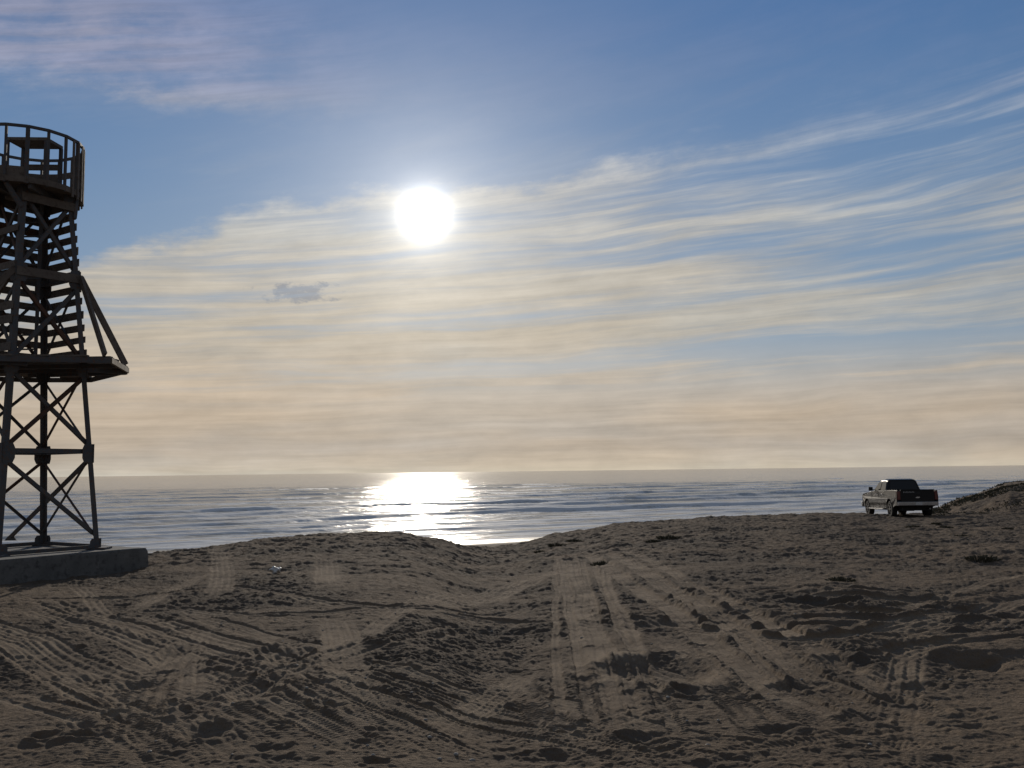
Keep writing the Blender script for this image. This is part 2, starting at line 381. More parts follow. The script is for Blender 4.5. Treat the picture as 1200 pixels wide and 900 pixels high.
h += far*0.024*fbm(xi*3.2+7, yi*4, 4, 0.65)*(1-0.6*cmask)
for (x_, y_, rx, ry, dp) in pits:
    j = np.nonzero((np.abs(xi-x_) < rx*2.4) & (np.abs(yi-y_) < ry*2.4))[0]
    if len(j) == 0: continue
    dx_ = (xi[j]-x_)/rx; dy_ = (yi[j]-y_)/ry
    q = np.sqrt(dx_*dx_+dy_*dy_)*(1+0.25*pn(xi[j]*3/rx*.3, yi[j]*3/ry*.3))
    h[j] += -0.62*dp*np.exp(-q**3)+dp*0.25*np.exp(-((q-1.35)/0.35)**2)
h = h*amp*(1-0.0*cmask)+track_h*sst(2, 3.5, ri)
h *= sst(110, 70, ri)
beachy = sst(-3.2, -4.2, Z[near])
h *= (1-0.93*beachy)
Z[near] += h
ctr = np.zeros_like(X); ctr[near] = cmask
rgh = np.zeros_like(X); rgh[near] = rough*(1-cmask)
def grid_mesh(name, X, Y, Z, nr, nc, wrap=False):
    me = bpy.data.meshes.new(name)
    n = nr*nc
    co = np.empty(n*3, np.float32); co[0::3] = X; co[1::3] = Y; co[2::3] = Z
    ncf = nc if wrap else nc-1
    i = np.arange(nr-1)[:, None]; j = np.arange(ncf)[None, :]; j2 = (j+1) % nc
    q = np.stack([i*nc+j, i*nc+j2+0*i, (i+1)*nc+j2, (i+1)*nc+j], -1).reshape(-1, 4).astype(np.int32)
    q = q[:, ::-1]
    me.vertices.add(n); me.vertices.foreach_set('co', co)
    me.loops.add(q.size); me.loops.foreach_set('vertex_index', q.ravel())
    me.polygons.add(len(q)); me.polygons.foreach_set('loop_start', np.arange(0, q.size, 4, dtype=np.int32))
    me.polygons.foreach_set('use_smooth', np.ones(len(q), bool))
    me.update(); return me
def attr(me, name, v):
    a = me.attributes.new(name, 'FLOAT', 'POINT'); a.data.foreach_set('value', v.astype(np.float32))
gm = grid_mesh('ground', X, Y, Z, len(rs), len(azs), True)
attr(gm, 'track', ctr); attr(gm, 'churned', rgh)
ground = bpy.data.objects.new('ground', gm); C.objects.link(ground); ground['kind'] = 'structure'
# height lookup
def gz(x, y):
    r = math.hypot(x, y); a = math.atan2(x, y)
    i = int(np.clip(np.searchsorted(rs, r), 1, len(rs)-1)); j = int(np.clip(round((a+AZF)/(2*AZF)*1399), 0, 1399))
    return float(Z[i*len(azs)+j])

mt, t, b = material('sand')
P = t.n('ShaderNodeTexCoord').outputs['Object']
n1 = t.noise(P, 0.35, 5, 0.6); n2 = t.noise(P, 3.2, 6, 0.65); n3 = t.noise(P, 260.0, 2, 0.7); n4 = t.noise(P, 40.0, 4, 0.7)
c = t.mix(t.mr(n1, 0.35, 0.65), rgb(0.178, 0.124, 0.080), rgb(0.258, 0.184, 0.118))
c = t.mix(t.mr(n2, 0.35, 0.7, 0, 0.6), c, rgb(0.130, 0.100, 0.075))
tk = t.n('ShaderNodeAttribute', attribute_name='track').outputs['Fac']
c = t.mix(t.m('MULTIPLY', t.m('POWER', tk, 2.0), t.mr(t.noise(P, 2.2, 6, 0.7), 0.38, 0.62, 0.10, 0.95)), c, rgb(0.33, 0.25, 0.17))
c = t.mix(t.mr(n3, 0.45, 0.8, 0, 0.4), c, rgb(0.26, 0.22, 0.17))
c = t.mix(t.mr(n4, 0.60, 0.72, 0, 0.7), c, rgb(0.07, 0.06, 0.05))
ch = t.n('ShaderNodeAttribute', attribute_name='churned').outputs['Fac']
c = t.mix(t.m('MULTIPLY', ch, 0.55), c, rgb(0.105, 0.085, 0.066))
# damp sand of the beach
zz = t.sep(P)[2]
wet = t.mr(zz, SEA+1.2, SEA+0.25, 0, 1, True)
c = t.mix(wet, c, rgb(0.11, 0.085, 0.065))
t.put(b.inputs['Base Color'], c)
t.put(b.inputs['Roughness'], t.mr(wet, 0.3, 1.0, 0.95, 0.25))
t.put(b.inputs['Specular IOR Level'], t.mr(wet, 0, 1, 0.10, 0.6))
bp = t.n('ShaderNodeBump'); bp.inputs['Strength'].default_value = 1.0; bp.inputs['Distance'].default_value = 0.022
hh = t.m('ADD', t.m('MULTIPLY', n4, 1.0), t.m('MULTIPLY', n3, 0.25))
hh = t.m('ADD', hh, t.m('MULTIPLY', t.noise(P, 14.0, 4, 0.6), 1.4))
hh = t.m('MULTIPLY', hh, t.mr(wet, 0, 1, 1.0, 0.05))
t.put(bp.inputs['Height'], hh); t.put(b.inputs['Normal'], bp.outputs[0])
gm.materials.append(mt)

# ------------------------------------------------------------------ sea
sa_ = np.concatenate([np.linspace(-math.radians(75), -AZF, 60)[:-1], np.linspace(-AZF, AZF, 760), np.linspace(AZF, math.radians(75), 60)[1:]])
sr = [60.0]
while sr[-1] < 520: sr.append(sr[-1]+min(0.30*(sr[-1]/100)**1.2, 1.3))
while sr[-1] < 60000: sr.append(sr[-1]*1.035)
sr = np.array(sr)
A2, R2 = np.meshgrid(sa_, sr)
sx = (R2*np.sin(A2)).ravel(); sy = (R2*np.cos(A2)).ravel(); r2 = R2.ravel()
ww = shore_w(sx, sy); al = sx*math.cos(TH)+sy*math.sin(TH)
me_ = 5.0*fbm(al*0.012, ww*0.01, 3)+1.2*fbm(al*0.06, ww*0.02+9, 2)
foam = np.zeros_like(ww); sz = np.zeros_like(ww)
waves = [(95, 0.25, 1.2, .25), (103, 0.42, 1.5, .2), (113, 0.5, 1.6, .2), (124, 0.38, 1.6, .15), (137, 0.85, 1.9, .32), (151, 0.4, 2.0, .0), (165, 0.6, 2.1, .05), (183, 1.0, 2.5, .30), (204, 0.5, 2.8, -.1), (228, 0.9, 3.0, .25), (262, 0.6, 3.6, -.15), (300, 0.75, 4.0, -.1), (350, 0.6, 5, -.3), (405, 0.6, 6, -.35)]
for i, (wk, H, L, fb) in enumerate(waves):
    q = ww-(wk+me_+2.0*pn(al*0.02+i*31, al*0+i))
    mod = np.clip(0.75+0.65*pn(al*0.014+i*13.1, al*0+3.3*i)+0.25*pn(al*0.07+i*7, al*0), 0.25, 1.3)
    prof = np.where(q < 0, np.exp(-(q/(L*0.55))**2), np.exp(-(q/(L*1.9))**2))
    sz += 0.75*H*mod*prof
    fr = np.clip(fb+0.28+0.75*pn(al*0.03+i*5.1, al*0+8.8*i)+0.25*pn(al*0.3, ww*0.3+i), 0, 1)
    foam = np.maximum(foam, np.clip(fr*3.0, 0, 1)*sst(-L*0.9, -L*0.1, q)*sst(L*1.0, -0.1*L, q))
    # spent foam trailing on the shore side
    foam = np.maximum(foam, 0.95*np.clip(fr*2.8, 0, 1)*sst(-10, -1, q)*sst(1, -1, q)*np.clip(0.45+1.3*fbm(al*0.16, ww*0.9+i*9, 3), 0, 1))
# thin foam lace in the surf zone
lace = np.clip(1.8*fbm(al*0.035+20, ww*0.34, 4, 0.55)+0.22, 0, 1)*sst(260, 110, ww)
foam = np.maximum(foam, 0.75*lace)
foam = np.maximum(foam, sst(94, 87, ww)*np.clip(0.5+1.4*fbm(al*0.08, ww*0.7, 3), 0, 1))
sz += 0.16*fbm(al*0.05, ww*0.22, 4, 0.6)*sst(86, 110, ww)*sst(1500, 300, r2)
sz += 0.22*fbm(al*0.02, ww*0.06, 3)*sst(120, 200, ww)*sst(4000, 800, r2)
sz = sz*sst(84, 96, ww)+SEA
sm = grid_mesh('sea', sx, sy, sz, len(sr), len(sa_))
attr(sm, 'foam', foam)
sea = bpy.data.objects.new('sea', sm); C.objects.link(sea); sea['kind'] = 'structure'
mt, t, b = material('sea_water')
P = t.n('ShaderNodeTexCoord').outputs['Object']
mp = t.n('ShaderNodeMapping'); mp.inputs['Rotation'].default_value = (0, 0, -TH); mp.inputs['Scale'].default_value = (0.45, 1.0, 1.0); t.put(mp.inputs[0], P)
Q = mp.outputs[0]
fo = t.n('ShaderNodeAttribute', attribute_name='foam').outputs['Fac']
fn = t.noise(Q, 1.6, 6, 0.7)
fo = t.mr(t.m('ADD', t.m('MULTIPLY', fo, 1.0), t.m('MULTIPLY', t.m('SUBTRACT', fn, 0.5), 0.9)), 0.14, 0.62, 0, 1, True)
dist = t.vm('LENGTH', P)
wcol = t.mix(t.mr(dist, 120, 450), rgb(0.72, 0.65, 0.54), rgb(0.24, 0.24, 0.24))  # pale near colour stands in for the silvery sky reflection
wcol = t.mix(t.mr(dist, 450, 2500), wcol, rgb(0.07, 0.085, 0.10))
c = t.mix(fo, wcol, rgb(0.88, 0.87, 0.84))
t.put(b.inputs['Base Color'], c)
t.put(b.inputs['Roughness'], t.m('ADD', t.mr(dist, 100, 900, 0.12, 0.09), t.m('MULTIPLY', fo, 0.5)))
t.put(b.inputs['Specular IOR Level'], t.m('MULTIPLY', t.mr(dist, 100, 330, 0.14, 0.45), t.mr(fo, 0, 1, 1, 0.3)))
t.put(b.inputs['IOR'], t.mr(dist, 130, 700, 1.10, 1.25))
w1 = t.noise(Q, 0.55, 5, 0.62, 0.3); w2 = t.noise(Q, 0.09, 4, 0.6); w3 = t.noise(Q, 3.2, 4, 0.62)
hh = t.m('ADD', t.m('MULTIPLY', w1, 0.20), t.m('ADD', t.m('MULTIPLY', w2, 0.65), t.m('MULTIPLY', w3, 0.045)))
bp = t.n('ShaderNodeBump'); bp.inputs['Strength'].default_value = 1.0; bp.inputs['Distance'].default_value = 1.0
t.put(bp.inputs['Height'], hh); t.put(b.inputs['Normal'], bp.outputs[0])
sm.materials.append(mt)

# ------------------------------------------------------------------ object helpers
def empty(name, label, cat, loc=(0, 0, 0), rz=0, group=None):
    o = bpy.data.objects.new(name, None); C.objects.link(o); o.location = loc; o.rotation_euler = (0, 0, rz)
    o['label'] = label; o['category'] = cat
    if group: o['group'] = group
    return o
def link(name, bm, mat, parent=None, bevel=0, smooth=False, label=None):
    me = bpy.data.meshes.new(name); bmesh.ops.recalc_face_normals(bm, faces=bm.faces); bm.to_mesh(me); bm.free()
    o = bpy.data.objects.new(name, me); C.objects.link(o); me.materials.append(mat)
    if parent: o.parent = parent
    if smooth:
        for p in me.polygons: p.use_smooth = True
    if bevel:
        md = o.modifiers.new('bevel', 'BEVEL'); md.width = bevel; md.segments = 2; md.limit_method = 'ANGLE'; md.angle_limit = math.radians(35)
    if label: o['label'] = label
    return o
def bar(bm, a, b, w, h, up=(0, 0, 1), roll=0):      # box beam from a to b
    a = Vector(a); b = Vector(b); d = (b-a); L = d.length; d.normalize()
    up = Vector(up)
    if abs(d.dot(up)) > 0.98: up = Vector((0.3, 1, 0))
    sx_ = d.cross(up).normalized(); sz_ = sx_.cross(d).normalized()
    if roll: 
        q = Matrix.Rotation(roll, 3, d); sx_ = q@sx_; sz_ = q@sz_
    vs = []
    for e in (a, b):
        for i, j in ((-1, -1), (1, -1), (1, 1), (-1, 1)):
            vs.append(bm.verts.new(e+sx_*(i*w/2)+sz_*(j*h/2)))
    for f in ((0, 1, 2, 3), (7, 6, 5, 4), (0, 4, 5, 1), (1, 5, 6, 2), (2, 6, 7, 3), (3, 7, 4, 0)):
        bm.faces.new([vs[k] for k in f])
def angle_iron(bm, a, b, w, th, d1, d2):            # L section, flanges along d1 and d2
    a = Vector(a); b = Vector(b); d1 = Vector(d1).normalized(); d2 = Vector(d2).normalized()
    prof = [(0, 0), (w, 0), (w, th), (th, th), (th, w), (0, w)]
    r1 = [bm.verts.new(a+d1*p+d2*q) for p, q in prof]; r2_ = [bm.verts.new(b+d1*p+d2*q) for p, q in prof]
    n = 6
    for k in range(n): bm.faces.new([r1[k], r1[(k+1) % n], r2_[(k+1) % n], r2_[k]])
    bm.faces.new(r1[::-1]); bm.faces.new(r2_)
def prism(bm, pts, d):                              # closed polygon extruded by vector d
    d = Vector(d); a = [bm.verts.new(Vector(p)) for p in pts]; b = [bm.verts.new(Vector(p)+d) for p in pts]
    n = len(a); bm.faces.new(a); bm.faces.new(b[::-1])
    for k in range(n): bm.faces.new([a[k], b[k], b[(k+1) % n], a[(k+1) % n]])
def cyl(bm, a, b, r, seg=12, r2=None):
    a = Vector(a); b = Vector(b); d = (b-a).normalized(); up = Vector((0, 0, 1)) if abs(d.z) < .9 else Vector((1, 0, 0))
    s1 = d.cross(up).normalized(); s2 = d.cross(s1)
    r2 = r if r2 is None else r2
    A_ = [bm.verts.new(a+(s1*math.cos(k*2*math.pi/seg)+s2*math.sin(k*2*math.pi/seg))*r) for k in range(seg)]
    B_ = [bm.verts.new(b+(s1*math.cos(k*2*math.pi/seg)+s2*math.sin(k*2*math.pi/seg))*r2) for k in range(seg)]
    for k in range(seg): bm.faces.new([A_[k], A_[(k+1) % seg], B_[(k+1) % seg], B_[k]])
    bm.faces.new(A_[::-1]); bm.faces.new(B_)

def worn(name, c1, c2, c3, rough, metal=0.0, sc1=3.0, bumpd=0.004, stretch=None):
    mt, t, b = material(name)
    P = t.n('ShaderNodeTexCoord').outputs['Object']
    if stretch:
        mp = t.n('ShaderNodeMapping'); mp.inputs['Scale'].default_value = stretch; t.put(mp.inputs[0], P); P = mp.outputs[0]
    a1 = t.noise(P, sc1, 6, 0.65); a2 = t.noise(P, sc1*7, 5, 0.65)
    c = t.mix(t.mr(a1, 0.42, 0.62), rgb(*c1), rgb(*c2)); c = t.mix(t.mr(a2, 0.5, 0.68), c, rgb(*c3))
    t.put(b.inputs['Base Color'], c); t.put(b.inputs['Roughness'], t.mr(a1, 0.3, 0.7, rough-0.1, rough+0.1)); b.inputs['Metallic'].default_value = metal
    bp = t.n('ShaderNodeBump'); bp.inputs['Strength'].default_value = 0.6; bp.inputs['Distance'].default_value = bumpd
    t.put(bp.inputs['Height'], t.m('ADD', a2, a1)); t.put(b.inputs['Normal'], bp.outputs[0])
    return mt
M_steel = worn('painted_steel', (0.085, 0.095, 0.11), (0.12, 0.12, 0.12), (0.16, 0.08, 0.045), 0.72, 0.0)
M_rust = worn('rusty_steel', (0.13, 0.06, 0.035), (0.075, 0.05, 0.04), (0.07, 0.065, 0.065), 0.8, 0.0)
M_wood = worn('weathered_board', (0.15, 0.125, 0.105), (0.20, 0.17, 0.145), (0.10, 0.075, 0.062), 0.85, 0, 2.0)
M_woodp = worn('pale_board', (0.24, 0.20, 0.15), (0.30, 0.25, 0.19), (0.17, 0.13, 0.10), 0.85, 0, 2.0)
M_conc = worn('old_concrete', (0.14, 0.14, 0.135), (0.21, 0.205, 0.195), (0.09, 0.088, 0.085), 0.92, 0, 1.4, 0.012)

# ------------------------------------------------------------------ lookout tower
D = 18.0
PADZ = EYE-1.39
CX, CY = -9.33, D
tower = empty('lookout_tower', 'rusty steel lookout tower with round railed top and boarded sides on a concrete pad', 'tower', (CX, CY, PADZ))
dC = Vector((-0.25, 1.369, 0)).normalized(); dR = Vector((1.369, 0.25, 0)).normalized()
dirs = {'near': -dC, 'right': dR, 'far': dC, 'left': -dR}
order = ['near', 'right', 'far', 'left']
RB = 1.39
def zat(py, dd=0.0):                         # local height of pixel row py on the tower axis, dd metres farther
    lo_, hi_ = -1.0, 12.0
    for _ in range(40):
        mid = (lo_+hi_)/2; v = Vector((CX, CY+dd, PADZ+mid-EYE)); q = 450-F*v.dot(cu)/v.dot(f0)
        if q > py: lo_ = mid
        else: hi_ = mid
    return lo_
H_G1 = zat(532); H_MID = zat(425); H_G2 = zat(328); H_TOP = zat(228)
def rad(h): return RB*(1-0.50*h/H_TOP)
def cor(k, h, out=0.0):
    v = dirs[k]*(rad(h)+out); return Vector((v.x, v.y, h))
for k in order:
    bm = bmesh.new(); inw = -dirs[k]
    a1 = (Matrix.Rotation(math.radians(45), 3, 'Z')@inw); a2 = (Matrix.Rotation(math.radians(-45), 3, 'Z')@inw)
    angle_iron(bm, cor(k, 0.02), cor(k, H_TOP+0.05), 0.10, 0.014, a1, a2)
    link('leg', bm, M_steel, tower)
def mid_brace(p, q, w=0.055, th=0.012, mat=None, nrm=None):
    bm = bmesh.new(); d = (q-p).normalized(); n = Vector(nrm) if nrm else Vector((0, 0, 1))
    s1 = d.cross(n).normalized(); angle_iron(bm, p, q, w, th, s1, d.cross(s1))
    link('brace', bm, mat or M_steel, tower)
def face_n(k1, k2): return (dirs[k1]+dirs[k2]).normalized()
levels = [0.10, H_G1, H_MID-0.12, H_G2, H_TOP-0.02]
faces = [('near', 'right'), ('right', 'far'), ('far', 'left'), ('left', 'near')]
rb = random.Random(3)
for fi, (k1, k2) in enumerate(faces):
    n = face_n(k1, k2)
    for i in range(4):
        z0, z1 = levels[i]+0.10, levels[i+1]-0.10
        off = n*0.004
        a = cor(k1, z0); b_ = cor(k2, z1); c_ = cor(k2, z0); d_ = cor(k1, z1)
        e = (b_-a)*0.05; g = (d_-c_)*0.05
        wd = 0.068 if fi in (0, 3) else 0.05
        if not (fi == 0 and i == 0):
            mid_brace(a+e-n*0.02, b_-e-n*0.02, wd, 0.012, M_rust if (i+fi) % 3 == 1 else M_steel, n)
        mid_brace(c_+g-n*0.05, d_-g-n*0.05, wd, 0.012, M_rust if (i+fi) % 4 == 2 else M_steel, n)
    for i in (1, 3):
        bm = bmesh.new(); angle_iron(bm, cor(k1, levels[i])-n*0.03, cor(k2, levels[i])-n*0.03, 0.085, 0.012, (0, 0, 1), -n); link('strut', bm, M_steel, tower)
    bm = bmesh.new(); bar(bm, cor(k1, 0.05), cor(k2, 0.05), 0.05, 0.07); link('sill_beam', bm, M_steel, tower)
# the brace of the near face that ends on a loose foot plate on the pad
lf = at_z(12, 634, PADZ); lf = Vector((lf.x-CX, lf.y-CY, 0.06))
mid_brace(lf, cor('right', levels[1]-0.12)-dR*0.05, 0.068, 0.012, M_steel, face_n('near', 'right'))
bm = bmesh.new(); prism(bm, [lf+Vector((-0.13, 0, -0.05)), lf+Vector((0.13, 0, -0.05)), lf+Vector((0.07, 0, 0.05)), lf+Vector((-0.05, 0, 0.05))], (0, 0.03, 0)); link('foot_plate', bm, M_steel, tower)
# gussets: two plates at each leg and level
for li, (h, s) in enumerate([(0.10, 0.17), (H_G1, 0.18), (H_MID-0.14, 0.15), (H_G2, 0.18), (H_TOP-0.12, 0.16)]):
    for k in order:
        for sgn in (45, -45):
            inw = Matrix.Rotation(math.radians(sgn), 3, 'Z')@(-dirs[k]); nn = Matrix.Rotation(math.radians(-sgn), 3, 'Z')@dirs[k]
            p = cor(k, h)+nn*0.004
            ww_ = s*1.15; hh_ = s if li else s*0.62
            bm = bmesh.new()
            pts = [p+inw*(-0.03)+Vector((0, 0, -hh_)), p+inw*(ww_*0.8)+Vector((0, 0, -hh_)), p+inw*ww_+Vector((0, 0, -hh_*0.5)), p+inw*ww_+Vector((0, 0, hh_*0.5)), p+inw*(ww_*0.8)+Vector((0, 0, hh_)), p+inw*(-0.03)+Vector((0, 0, hh_))]
            prism(bm, pts, nn*0.012)
            link('gusset_plate', bm, M_steel, tower)
# base plates under the legs
for k in order:
    bm = bmesh.new(); p = cor(k, 0.0); bar(bm, p+Vector((0, 0, 0.002)), p+Vector((0, 0, 0.035)), 0.34, 0.34, up=(0, 1, 0)); link('base_plate', bm, M_steel, tower)
# middle deck
def dk(px, py, z=None):
    p = at_z(px, py, PADZ+H_MID+0.02); return Vector((p.x-CX, p.y-CY, H_MID))
poly = [dk(130, 417), dk(150, 429.5), dk(106, 441), dk(38, 441), dk(-70, 437), dk(-95, 413)]
bm = bmesh.new()
ymin = min(p.y for p in poly); ymax = max(p.y for p in poly)
def span(y):
    xs = []
    for i in range(len(poly)):
        a, b_ = poly[i], poly[(i+1) % len(poly)]
        if (a.y-y)*(b_.y-y) <= 0 and abs(a.y-b_.y) > 1e-6: xs.append(a.x+(b_.x-a.x)*(y-a.y)/(b_.y-a.y))
    return (min(xs), max(xs)) if len(xs) > 1 else None
y_ = ymin+0.08; k = 0
while y_ < ymax-0.05:
    s = span(y_)
    if s and s[1]-s[0] > 0.2:
        for (xa, xb) in ([(s[0], s[1])]):
            bar(bm, (xa, y_, H_MID+0.012*rb.random()), (xb-rb.uniform(0, .05), y_, H_MID+0.02*rb.random()), 0.135, 0.035)
    y_ += 0.155+(0.15 if k in (4, 9) else 0); k += 1
link('deck_planks', bm, M_wood, tower)
for i in range(len(poly)):
    a, b_ = poly[i], poly[(i+1) % len(poly)]
    bm = bmesh.new(); bar(bm, a+Vector((0, 0, -0.065)), b_+Vector((0, 0, -0.065)), 0.05, 0.10); link('deck_beam', bm, M_woodp if i == 0 else M_steel, tower)
cd = sum(poly, Vector())/len(poly)
for k in order:
    bm = bmesh.new(); a = cor(k, H_MID-0.11); far_ = min(poly, key=lambda p: (p-a).length); bar(bm, a-(far_-a)*0.2, Vector((far_.x, far_.y, H_MID-0.11))*0.97+a*0.03, 0.05, 0.08); link('deck_beam', bm, M_steel, tower)
for yy in (-0.9, 0.1, 0.9):
    s = span(yy); bm = bmesh.new(); bar(bm, (s[0]+.03, yy, H_MID-0.07), (s[1]-.05, yy, H_MID-0.07), 0.06, 0.08); link('deck_beam', bm, M_steel, tower)
# raking timbers carrying the deck
ptop = cor('right', H_G2+0.02)
for e, wd in ((at_z(123, 416, PADZ+H_MID+0.05), 0.12), (at_z(147, 427.5, PADZ+H_MID+0.05), 0.12)):
    e = Vector((e.x-CX, e.y-CY, e.z-PADZ)); bm = bmesh.new(); bar(bm, ptop+Vector((0.03, 0, 0.05)), e, 0.05, wd); link('raking_timber', bm, M_wood, tower, 0.004)
ptl = cor('near', H_G2); 
for q in (poly[5], poly[4]):
    bm = bmesh.new(); bar(bm, ptl+Vector((-.03, 0, 0.05)), q+Vector((0.05, 0, 0)), 0.05, 0.12); link('raking_timber', bm, M_wood, tower, 0.004)
# boards nailed across the far faces of the upper storeys
def boards(k1, k2, zs, mats, a0=0.0, a1=1.0, w=0.14):
    n = face_n(k1, k2)
    for i, z in enumerate(zs):
        p = cor(k1, z).lerp(cor(k2, z), a0)+n*0.03; q = cor(k1, z).lerp(cor(k2, z), a1)+n*0.03
        e = (q-p)*rb.uniform(-0.02, 0.015)
        bm = bmesh.new(); bar(bm, p-e+Vector((0, 0, rb.uniform(-.012, .012))), q+e+Vector((0, 0, rb.uniform(-.012, .012))), 0.028, w*rb.uniform(.85, 1.1)); link('board', bm, mats[i % len(mats)], tower)
lo_b = [H_MID+0.20+0.255*i for i in range(6)]
hi_b = [H_G2+0.14+0.235*i for i in range(7)]
boards('right', 'far', lo_b, [M_wood]); boards('far', 'left', lo_b, [M_wood])
boards('right', 'far', hi_b[:], [M_wood, M_wood, M_woodp], w=0.16); boards('far', 'left', hi_b, [M_wood, M_rust, M_wood], w=0.17)
boards('left', 'near', [lo_b[i] for i in (0, 2, 3)]+[hi_b[i] for i in (0, 3)], [M_wood])
boards('near', 'right', [H_G2+0.02, H_TOP-0.25], [M_wood], w=0.16)
# ladder inside
l0 = Vector((-0.25, 0.25, 0)); 
for sx_ in (-0.2, 0.2):
    bm = bmesh.new(); bar(bm, (sx_-0.15, 0.15, H_MID), (sx_-0.1, 0.1, H_TOP+0.1), 0.04, 0.06); link('ladder_rail', bm, M_steel, tower)
for i in range(11):
    z_ = H_MID+0.28*(i+1)
    if z_ < H_TOP: bm = bmesh.new(); bar(bm, (-0.34, 0.14, z_), (0.09, 0.14, z_), 0.03, 0.03); link('ladder_rung', bm, M_steel, tower)
# top platform: round deck with railing
RR = 1.05; HR = zat(168); HD = HR-1.03
ox, oy = -0.22, 0.0
def ring(a, r=RR, z=0.0): return Vector((ox+r*math.cos(a), oy+r*math.sin(a), z))
bm = bmesh.new()
yk = -0.95
while yk < 0.96:
    hx = math.sqrt(max(0.02, 1.0-yk*yk))
    bar(bm, (ox-hx, oy+yk, HD), (ox+hx, oy+yk, HD+0.004), 0.115, 0.035); yk += 0.128
link('platform_deck', bm, M_wood, tower)
for yy in (-0.55, 0.0, 0.55):
    bm = bmesh.new(); hx = math.sqrt(1-yy*yy); bar(bm, (ox+yy, oy-hx, HD-0.08), (ox+yy, oy+hx, HD-0.08), 0.06, 0.12); link('platform_beam', bm, M_steel, tower)
for k in order:
    bm = bmesh.new(); a = cor(k, H_TOP-0.45); b_ = Vector((ox+dirs[k].x*0.98, oy+dirs[k].y*0.98, HD-0.05)); bar(bm, a, b_, 0.06, 0.08); link('knee_brace', bm, M_steel, tower)
NP = 18
def ringbar(name, z, w, h, mat, r=RR, a0=0, n=NP, cnt=None):
    bm = bmesh.new(); cnt = n if cnt is None else cnt
    st = [ring(2*math.pi*(a0+i)/n, r, z) for i in range(cnt+1)]
    for i in range(cnt): bar(bm, st[i], st[i+1], w, h)
    return link(name, bm, mat, tower)
ringbar('top_rail', HR, 0.045, 0.05, M_steel)
ringbar('platform_rim', HD+0.01, 0.035, 0.11, M_wood)
for i in range(NP):
    a = 2*math.pi*i/NP; bm = bmesh.new()
    wpost = 0.075 if i % 3 == 0 else 0.042
    bar(bm, ring(a, RR-0.01, HD-0.06), ring(a, RR-0.01, HR), wpost, 0.045, up=(math.cos(a), math.sin(a), 0)); link('rail_post', bm, M_steel, tower)
# horizontal boards round the back and left, close-set upright boards on the right
ringbar('kick_board', HD+0.30, 0.02, 0.17, M_wood, RR-0.035, 1, NP, 7)
ringbar('kick_board', HD+0.66, 0.02, 0.13, M_wood, RR-0.035, 1, NP, 6)
ringbar('kick_board', HD+0.16, 0.02, 0.20, M_wood, RR-0.035, 8, NP, 7)
for i in range(8):
    a = math.radians(-10+i*9.5); bm = bmesh.new()
    bar(bm, ring(a, RR+0.02, HD-0.12+0.02*rb.random()), ring(a, RR+0.02, HR-0.03*rb.random()), 0.055, 0.022, up=(math.cos(a), math.sin(a), 0)); link('upright_board', bm, M_wood, tower)
# bench-like frame standing on the platform
hz = HR+0.02
def fr(px, py, Y): p = at_y(px, py, CY+Y); return Vector((p.x-CX, p.y-CY, p.z-PADZ))
c4 = [Vector((-0.42, -0.35, HR-0.05)), Vector((0.36, -0.30, HR-0.05)), Vector((0.42, 0.22, HR-0.05)), Vector((-0.36, 0.17, HR-0.05))]
bm = bmesh.new(); prism(bm, c4, (0, 0, 0.06)); link('bench_top', bm, M_wood, tower)
for p in c4:
    bm = bmesh.new(); q = p*0.93; q.z = HD; bar(bm, q, Vector((q.x, q.y, HR-0.05)), 0.06, 0.05); link('bench_leg', bm, M_steel, tower)
for h in (0.35, 0.6):
    bm = bmesh.new(); a = c4[3]*0.93; b_ = c4[2]*0.93; a.z = b_.z = HD+h; bar(bm, a, b_, 0.02, 0.12); link('bench_board', bm, M_wood, tower)

# ------------------------------------------------------------------ concrete pad
pad = bmesh.new()
PR = 2.25
seg = 14
ring_t = []
cs = [dirs[k]*PR for k in order]
for z_, gr in ((-0.75, 1.03), (-0.06, 1.005), (-0.012, 1.0), (0.0, 0.99)):
    row = []
    for i in range(4):
        a, b_ = cs[i], cs[(i+1) % 4]
        for j in range(seg):
            p = a.lerp(b_, j/seg)*gr; jit = (0.028 if rb.random() < 0.3 else 0.010)*rb.uniform(-1, 1)
            row.append(pad.verts.new((p.x+jit, p.y+jit, z_+(0.008*rb.uniform(-1, 1) if z_ > -0.5 else 0))))
    ring_t.append(row)
for a, b_ in zip(ring_t, ring_t[1:]):
    for i in range(len(a)): pad.faces.new([a[i], a[(i+1) % len(a)], b_[(i+1) % len(a)], b_[i]])
pad.faces.new(ring_t[-1])
po = link('concrete_pad', pad, M_conc)
po.location = (CX, CY, PADZ-0.002); po['label'] = 'square grey concrete pad with worn edges under the steel lookout tower'; po['category'] = 'concrete base'

# ------------------------------------------------------------------ pickup truck (x right, y forward, z up; origin between the wheels on the ground)
def paint(name, col, rough, metal, coat=0.0):
    mt, t, b = material(name)
    P = t.n('ShaderNodeTexCoord').outputs['Object']; a1 = t.noise(P, 2.5, 5, 0.65)
    zz = t.sep(P)[2]
    dirt = t.m('MULTIPLY', t.mr(zz, 0.35, 0.9, 0.85, 0.03), t.mr(a1, 0.35, 0.65, 0.35, 1.0))
    t.put(b.inputs['Base Color'], t.mix(dirt, rgb(*col), rgb(0.065, 0.054, 0.043))); t.put(b.inputs['Roughness'], t.m('ADD', rough, t.m('MULTIPLY', dirt, 0.4)))
    b.inputs['Metallic'].default_value = metal; b.inputs['Coat Weight'].default_value = coat
    if name == 'dark_paint': b.inputs['Specular IOR Level'].default_value = 0.2; b.inputs['Coat Weight'].default_value = 0.08
    return mt
M_body = paint('dark_paint', (0.026, 0.026, 0.028), 0.34, 0.3, 0.35)
